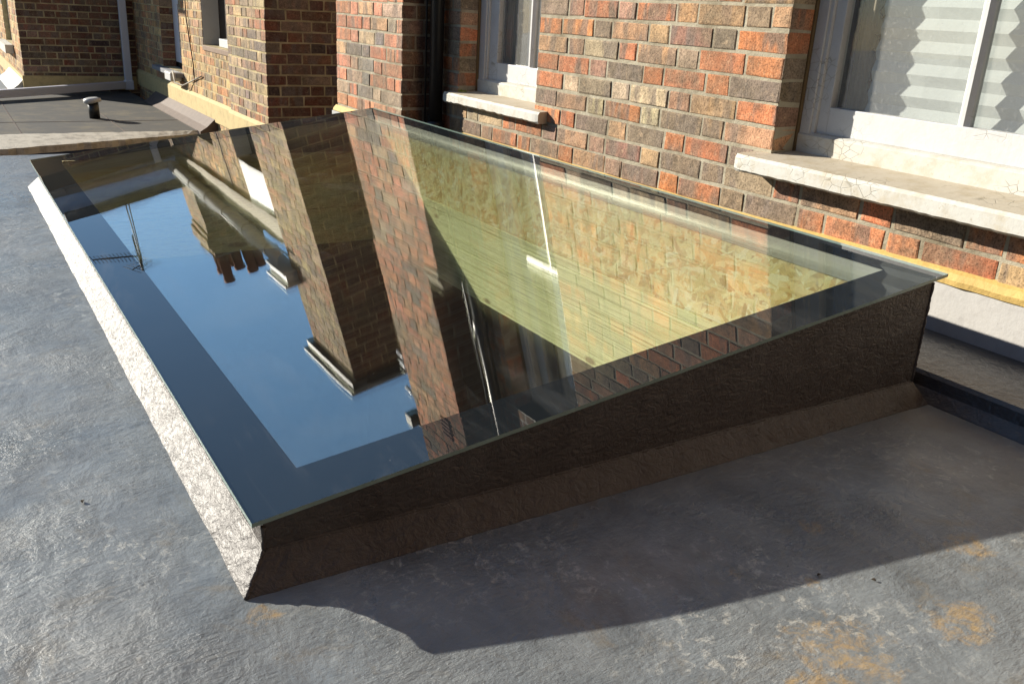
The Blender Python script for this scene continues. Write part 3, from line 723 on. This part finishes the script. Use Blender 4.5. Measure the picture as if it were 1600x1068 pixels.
bk.patch((XD+.0, 7.65, 0), (-1, 0, 0), (0, 1, 0), .07, -.42, 2.90, PAL_STK, off=.02, zoff=.01, back=.04)
cb = bk.build('chimney_breast', wing, M['mortar_y'])
b = MB(); b.box(XC-.06, XC+1.7, 6.58, 7.71, 2.90, 2.97); b.build('coping', M['blackmetal'], cb)
b = MB(); b.box(XC-.10, XC+1.7, 6.54, 7.75, 2.972, 3.01); b.build('capping', M['leadcap'], cb, bevel=.01)
b = MB(); b.box(XD+.15, XD+1.8, 7.72, 16, -3, 1.7); b.box(XC+.2, XC+1.6, 6.80, 7.62, -3, 2.89); b.box(XF+.13, XD+.1, YF+.13, 17.9, -3, 1.6); b.box(3.55, 3.65, 5.2, 6.65, -3, 3.2)
b.build('masonry_core', M['dark'], wing)
# buff render skirting
b = MB(); b.prism_y([(XD-.028, -.24), (XD-.028, -.085), (XD-.004, -.06), (XD-.004, -.24)], 7.66, YF-.03); b.prism_y([(XC-.026, -.22), (XC-.026, -.07), (XC-.004, -.045), (XC-.004, -.22)], 6.64, 7.658)
b.box(XF-.02, XD-.03, YF-.025, YF-.004, -.31, -.155); b.box(XF-.024, XF-.004, YF-.02, 17.9, -.32, -.16)
lab(b.build('skirting', M['yellow2'], wing), 'buff rendered skirting band at the foot of the rear walls')
# windows of the wing
def wing_window(op, xr, sillm, label, sillproj, mat):
    y0, y1, z0, z1 = op; b = MB()
    if sillproj < .04: b.box(XD+.002, xr+.06, y1-.003, y1+.04, z0, z1)          # painted far reveal
    rect_ring(b, xr, xr+.05, y0, y1-.004, z0+.05, z1, .07 if sillproj < .04 else .22, .07, .07, .07); b.box(xr-.005, xr+.04, y0+.07, y1-.07, (z0+z1)/2, (z0+z1)/2+.05)
    w = b.build('window', mat, wing, bevel=.003); lab(w, label)
    b = MB(); b.box(XD-sillproj, xr+.01, y0-(.04 if sillproj > .04 else .0), y1+(.25 if sillproj > .04 else .0), z0-.045, z0-.002); b.build('sill', sillm, w, bevel=.004)
    b = MB(); b.box(xr+.02, xr+.024, y0+.06, y1-.06, z0+.1, z1-.06); b.build('pane', M['winglass'], w, fix=False)
    return w
wA = wing_window(WD2, XD+.17, M['tile'], 'rear window with brown tile sill and white inner frame', .012, M['white'])
b = MB(); b.box(XD+.06, XD+.165, 7.86, 8.42, .402, .47); b.build('inner_ledge', M['white'], wA, bevel=.004)
b = MB(); b.tube([(XD+.10, 7.98, .47), (XD+.09, 7.99, .52), (XD+.08, 8.03, .60)], .018, 8); b.build('handle', M['white'], wA)
b = MB(); b.box(XD-.012, XD+.17, 7.75, 8.66, 1.33, 1.74); b.build('lintel', M['white'], wA, bevel=.003)
wB = wing_window(WD1, XD+.13, M['slatesill'], 'shaded blue grey rear window with grey stone sill', .075, M['upvc'])
b = MB(); b.box(XF-.10, XF-.012, 12.96, 14.3, .02, .12); b.build('sill', M['oldwhite'], wing)
b = MB(); rect_ring(b, XF+.06, XF+.11, 13.1, 14.1, .12, 1.3, .08, .08, .08, .08); b.box(XF+.075, XF+.08, 13.18, 14.02, .2, 1.22)
lab(b.build('window', M['white'], wing), 'side window of the rear wing above a white sill')
b = MB(); b.prism_y([(XF-.006, -.19), (XF-.08, -.27), (XF-.17, -.335), (XF-.006, -.42)], 12.05, 13.9); b.build('side_flashing', M['lead'], wing)
# eaves
b = MB(); b.box(XD-.05, XD+.14, 7.66, YF, 1.72, 1.93); b.box(XF-.35, XD-.05, YF-.08, YF+.12, 1.62, 1.80); b.box(XF-.35, XF+.0, YF+.12, 17.9, 1.66, 1.80)
lab(b.build('eaves_board', M['soffit'], wing), 'olive brown eaves boarding under the gutters')
def gutter(p, q, r, mat, nb):
    b = MB(); p, q = Vector(p), Vector(q); d = (q-p).normalized(); side = d.cross(Vector((0, 0, 1))).normalized()
    prof = [(r*math.cos(t), r*math.sin(t)) for t in [math.pi+math.pi*i/10 for i in range(11)]]
    prof = [(-r-.012, 0), (-r-.012, .012), (-r, .012)]+prof+[(r, .012), (r+.012, .012), (r+.012, 0)]
    inner = [(x*.88, z*.88+.01) for x, z in prof[3:-3]][::-1]
    allp = prof[:2]+prof[2:-2]+prof[-2:]
    k = len(b.v); m = len(allp)
    for P0 in (p, q):
        for (x, z) in allp: b.v.append(tuple(P0+side*x+Vector((0, 0, z))))
    for i in range(m-1): b.f.append((k+i, k+i+1, k+m+i+1, k+m+i)); b.mi.append(0); b.sm.append(True)
    g = b.build('gutter', mat, wing, fix=False); md = g.modifiers.new('thick', 'SOLIDIFY'); md.thickness = .004
    for i in range(nb):
        c = p+(q-p)*((i+.5)/nb); b = MB()
        pts = [tuple(c+side*(x*1.10)+Vector((0, 0, z*1.10))) for x, z in prof[3:-3]]
        b.tube(pts, .008, 6); b.build('bracket', M['gutterb'], g)
    return g
lab(gutter((XD-.13, 7.62, 2.06), (XD-.13, 11.80, 1.90), .062, M['gutter'], 6), 'pale half round gutter along the sunny eaves')
gutter((XF-.42, YF-.16, 1.86), (XD-.12, YF-.16, 1.90), .060, M['gutterb'], 3)
gutter((XF-.44, 17.9, 1.84), (XF-.44, YF-.2, 1.84), .060, M['gutterb'], 5)
b = MB()
b.prism_x([(YF-.10, 1.83), (YF+.45, 2.24), (YF+.45, 1.80), (YF-.10, 1.80)], XF-.36, XD+.2)
rf = b.build('roof', M['slate'], wing)
b = MB(); b.box(XF-.26, XD+.35, YF+.40, YF+.62, 2.22, 2.34); b.build('ridge', M['blackmetal'], rf, bevel=.01)
b = MB(); b.prism_y([(XD-.07, 1.94), (XD+2.2, 2.05), (XD+2.2, 1.90), (XD-.07, 1.935)], 7.74, YF+.6); b.build('roof', M['leadcap'], wing)
b = MB(); b.box(XD-.20, XD-.03, 7.50, 8.02, 2.13, 2.15); b.box(XD-.18, XD-.03, 7.52, 8.0, 2.15, 2.24); b.box(XD-.22, XD-.03, 7.48, 8.04, 2.24, 2.265)
b.build('rainwater_hopper', M['gutter'], wing, bevel=.004)
# white downpipe with an elbow and a run across the felt
wp = thing('downpipe', (1.97, 11.9, -.3), 'white plastic downpipe turning along the foot of the shaded rear wall', 'downpipe')
def sqpipe(pts, w, name):
    b = MB()
    for i in range(len(pts)-1):
        a, c = Vector(pts[i]), Vector(pts[i+1]); d = (c-a).normalized(); s1 = d.cross(Vector((0, 1, 0))).normalized()*w; s2 = Vector((0, 1, 0))*w
        if s1.length < 1e-4: s1 = Vector((w, 0, 0)); s2 = Vector((0, 0, w))
        b.hexa([a-s1-s2, a+s1-s2, a+s1+s2, a-s1+s2, c-s1-s2, c+s1-s2, c+s1+s2, c-s1+s2])
    return b.build(name, M['upvc'], wp, bevel=.006)
sqpipe([(1.985, 11.90, -.22), (1.985, 11.90, 1.45)], .040, 'upright_pipe')
sqpipe([(1.985, 11.90, 1.45), (1.86, 11.90, 1.62), (1.86, 11.90, 1.84)], .040, 'swan_neck')
b = MB(); b.box(1.935, 2.035, 11.85, 11.95, -.30, -.19); b.build('elbow', M['upvc'], wp, bevel=.01)
b = MB(); a, c = Vector((1.95, 11.90, -.245)), Vector((.35, 10.9, -.265)); d = (c-a).normalized(); s1 = d.cross(Vector((0, 0, 1))).normalized()*.04; s2 = Vector((0, 0, .042))
b.hexa([a-s1-s2, a+s1-s2, a+s1+s2, a-s1+s2, c-s1-s2, c+s1-s2, c+s1+s2, c-s1+s2]); b.build('ground_pipe', M['upvc'], wp, bevel=.006)

# felt roof beyond the deck
b = MB()
b.box(-3.0, XD-.12, 8.44, 12.0, -.50, -.33); struct(b.build('felt_roof', M['felt']))
b = MB()
for xx in (.55, 1.35): b.box(xx, xx+.006, 8.46, 11.9, -.331, -.327)
b.box(-3.0, 1.98, 9.25, 9.256, -.331, -.327)
struct(b.build('felt_seams', M['feltbrown']))
b = MB(); b.prism_y([(XD-.002, -.20), (XD-.03, -.22), (XD-.10, -.285), (XD-.16, -.322), (XD-.16, -.45), (XD-.002, -.45)], 8.38, 10.9); struct(b.build('felt_upstand', M['feltbrown']))
b = MB(); n = 90; rg = random.Random(6)
ye = lambda x: 8.44-(2.0-x)*.37
jj = [rg.uniform(-.012, .012) for _ in range(n+1)]; j2 = [rg.uniform(-.02, .02) for _ in range(n+1)]
for i in range(n):
    xa, xb_ = -3+(XD-.1+3)*i/n, -3+(XD-.1+3)*(i+1)/n
    b.hexa([(xa, ye(xa)+jj[i], -.40), (xb_, ye(xb_)+jj[i+1], -.40), (xb_, 8.46+j2[i+1], -.40), (xa, 8.46+j2[i], -.40), (xa, ye(xa)+jj[i], -.345), (xb_, ye(xb_)+jj[i+1], -.345), (xb_, 8.46+j2[i+1], -.322), (xa, 8.46+j2[i], -.322)])
struct(b.build('felt_roof_edge', M['kerbpale']))
b = MB(); b.hexa([(-3, ye(-3)+.04, -3.2), (XD-.1, 8.47, -3.2), (XD-.1, 8.6, -3.2), (-3, 8.6, -3.2), (-3, ye(-3)+.04, -.402), (XD-.1, 8.47, -.402), (XD-.1, 8.6, -.402), (-3, 8.6, -.402)]); struct(b.build('light_well_wall', M['shade_navy']))
vp = thing('roof_vent', (1.258, 9.47, -.33), 'white capped vent pipe standing on the felt roof', 'vent pipe')
b = MB(); b.tube([(1.25, 9.47, -.335), (1.245, 9.47, -.17)], .048, 20); b.build('pipe', M['pipe'], vp)
b = MB(); b.tube([(1.245, 9.47, -.185), (1.243, 9.47, -.178), (1.241, 9.47, -.150), (1.24, 9.47, -.138)], .085, 24, radii=[.052, .080, .078, .045]); b.build('cap', M['whitelead'], vp)
# cables on the yellow brick wall and the little junction box on the sill
b = MB(); b.tube([(XD-.016, 9.25, 1.7), (XD-.016, 9.26, .6), (XD-.016, 9.10, .2), (XD-.02, 9.08, .05)], .006, 6)
tag(b.build('wall_cable', M['cable']), 'thin brown cable hanging down the yellow brick wall', 'cable')
b = MB(); b.tube([(XD-.10, 9.62, .10), (XD-.11, 9.5, .0), (XD-.06, 9.4, -.02), (XD-.018, 9.2, .04), (XD-.016, 8.80, .12)], .007, 6)
tag(b.build('loose_cable', M['kerbpale']), 'loose pale cable trailing from the white junction box', 'cable')
b = MB(); b.box(XD-.13, XD-.02, 9.60, 9.86, .0, .085); tag(b.build('junction_box', M['white'], bevel=.01), 'small white junction box at the end of the grey stone sill', 'junction box')

# ================================================================== SEEN IN THE GLASS: stack with pots, aerials
ch = thing('chimney_stack', (2.9, 15.2, 1.6), 'tall brick chimney stack with terracotta pots behind the rear wing', 'chimney')
bk = Bricks(41)
cx0, cx1, cy0, cy1 = 2.60, 3.42, 14.7, 15.7
def stack(a, z0, z1):
    bk.patch((cx0-a, cy1+a, 0), (0, -1, 0), (-1, 0, 0), cy1-cy0+2*a, z0, z1, PAL_STK, back=.03, ends=(0, .0035))
    bk.patch((cx0-a, cy0-a, 0), (1, 0, 0), (0, -1, 0), cx1-cx0+2*a, z0, z1, PAL_SHADED, back=.03, ends=(.0035, .0035))
    bk.patch((cx1+a, cy0-a, 0), (0, 1, 0), (1, 0, 0), cy1-cy0+2*a, z0, z1, PAL_STK, back=.03)
stack(0, 1.5, 3.75); stack(.03, 3.75, 3.83); stack(.06, 3.83, 3.98); stack(.03, 3.98, 4.06); stack(0, 4.06, 4.16)
bk.build('stack', ch, M['mortar_y'])
b = MB(); b.box(cx0+.03, cx1-.03, cy0+.03, cy1-.03, 1.5, 4.15); b.hexa([(cx0-.02, cy0-.02, 4.162), (cx1+.02, cy0-.02, 4.162), (cx1+.02, cy1+.02, 4.162), (cx0-.02, cy1+.02, 4.162), (cx0+.15, cy0+.15, 4.24), (cx1-.15, cy0+.15, 4.24), (cx1-.15, cy1-.15, 4.24), (cx0+.15, cy1-.15, 4.24)])
b.build('flaunching', M['mortar'], ch)
for (px, py, h_) in ((2.72, 14.85, .50), (2.95, 14.88, .34), (3.14, 14.86, .46), (3.30, 14.90, .42), (2.74, 15.3, .45), (2.98, 15.45, .45)):
    b = MB(); b.tube([(px, py, 4.18), (px, py, 4.2+h_*.8), (px, py, 4.2+h_*.82), (px, py, 4.2+h_), (px, py, 4.2+h_)], .08, 16, radii=[.095, .078, .095, .095, .07]); b.build('chimney_pot', M['pot'], ch)
ma = thing('mast_aerial', (1.60, 14, 2.2), 'tall thin grey mast with a small rooftop aerial', 'aerial')
b = MB(); b.tube([(1.56, 14, 2.2), (1.42, 14, 3.75)], .009, 8); b.tube([(1.66, 14.3, 2.2), (1.45, 14.05, 3.6)], .009, 6); b.build('mast', M['metal'], ma)
b = MB(); b.tube([(1.25, 13.8, 3.62), (1.60, 14.2, 3.70)], .008, 6)
for i in range(7):
    t = i/6; c = Vector((1.25+.35*t, 13.8+.4*t, 3.62+.08*t)); b.tube([c+Vector((.10, -.1, .06)), c-Vector((.10, -.1, .06))], .004, 5)
b.build('rods', M['metal'], ma)
ya = thing('yagi_aerial', (1.39, 14, 3.4), 'black many rod television aerial on its boom', 'aerial')
b = MB(); p, q = Vector((.80, 14, 3.36)), Vector((1.42, 14, 3.52)); b.tube([p, q], .011, 8); b.tube([q, (1.40, 14, 3.75), (1.44, 14.0, 3.2)], .012, 8); b.build('boom', M['blackmetal'], ya)
b = MB()
for i in range(13):
    c = p+(q-p)*(i/12); b.tube([c+Vector((.03, .05, .085)), c-Vector((.03, .05, .085))], .005, 5)
for i in range(4):
    c = q+Vector((0.01, 0, -.10+.09*i)); b.tube([c+Vector((.08, .1, .02)), c-Vector((.08, .1, .02))], .005, 5)
b.build('rods', M['blackmetal'], ya)
# little fittings on the far side of the pier
for z, ln in ((2.28, .06), (2.36, .045), (2.60, .07)):
    b = MB(); b.tube([(XB+.02, 5.46, z), (XB+.02, 5.52, z), (XB+.015, 5.53+ln, z-.02)], .016, 8)
    o = b.build('overflow_pipe', M['upvc']); tag(o, {2.28: 'lowest of three short white overflow pipes on the brick chimney breast', 2.36: 'stubby middle overflow pipe of the three on the brick chimney breast', 2.60: 'highest and longest white overflow pipe on the brick chimney breast'}[z], 'pipe', 'overflow pipes on the chimney breast')
fx = thing('flood_lamp', (XB+.03, 5.6, 2.9), 'small dark floodlight on a bracket beyond the chimney breast', 'lamp')
b = MB(); b.tube([(XB+.03, 5.45, 2.92), (XB+.03, 5.60, 2.92)], .012, 8); b.build('bracket', M['metal'], fx)
b = MB(); b.box(XB-.03, XB+.07, 5.56, 5.68, 2.82, 2.92); b.build('housing', M['blackmetal'], fx, bevel=.01)

# ================================================================== litter on the deck
rg = random.Random(12)
spots = [(.118, 1.545, 'dark curled leaf scrap on the grey deck left of the rooflight'),
         (1.215, .735, 'dark leaf scrap lying among the rust stains'),
         (1.145, .79, 'tiny dark leaf scrap between the shadow edge and the rust stains')]
for (x, y, l) in spots:
    b = MB(); z = deck_z(x, y)+.002; ang = rg.uniform(0, 3); L = rg.uniform(.004, .007)
    for sgn in (1, -1):
        pr = []
        for i in range(7):
            t = i/6-.5; wd = .45*math.cos(t*math.pi)*sgn
            pr.append((t, wd))
        pts = [(x+L*(t*math.cos(ang)-w*.7*math.sin(ang))*1.6, y+L*(t*math.sin(ang)+w*.7*math.cos(ang))*1.6, z+abs(w)*L*.8+.001) for t, w in pr]
        mid = [(x+L*t*math.cos(ang)*1.6, y+L*t*math.sin(ang)*1.6, z) for t, w in pr]
        for i in range(6): b.face([mid[i], mid[i+1], pts[i+1], pts[i]], 0, True)
    o = b.build('leaf', M['leaf'], fix=False); md = o.modifiers.new('thick', 'SOLIDIFY'); md.thickness = .0008
    tag(o, l, 'leaf', 'leaf scraps on the deck')
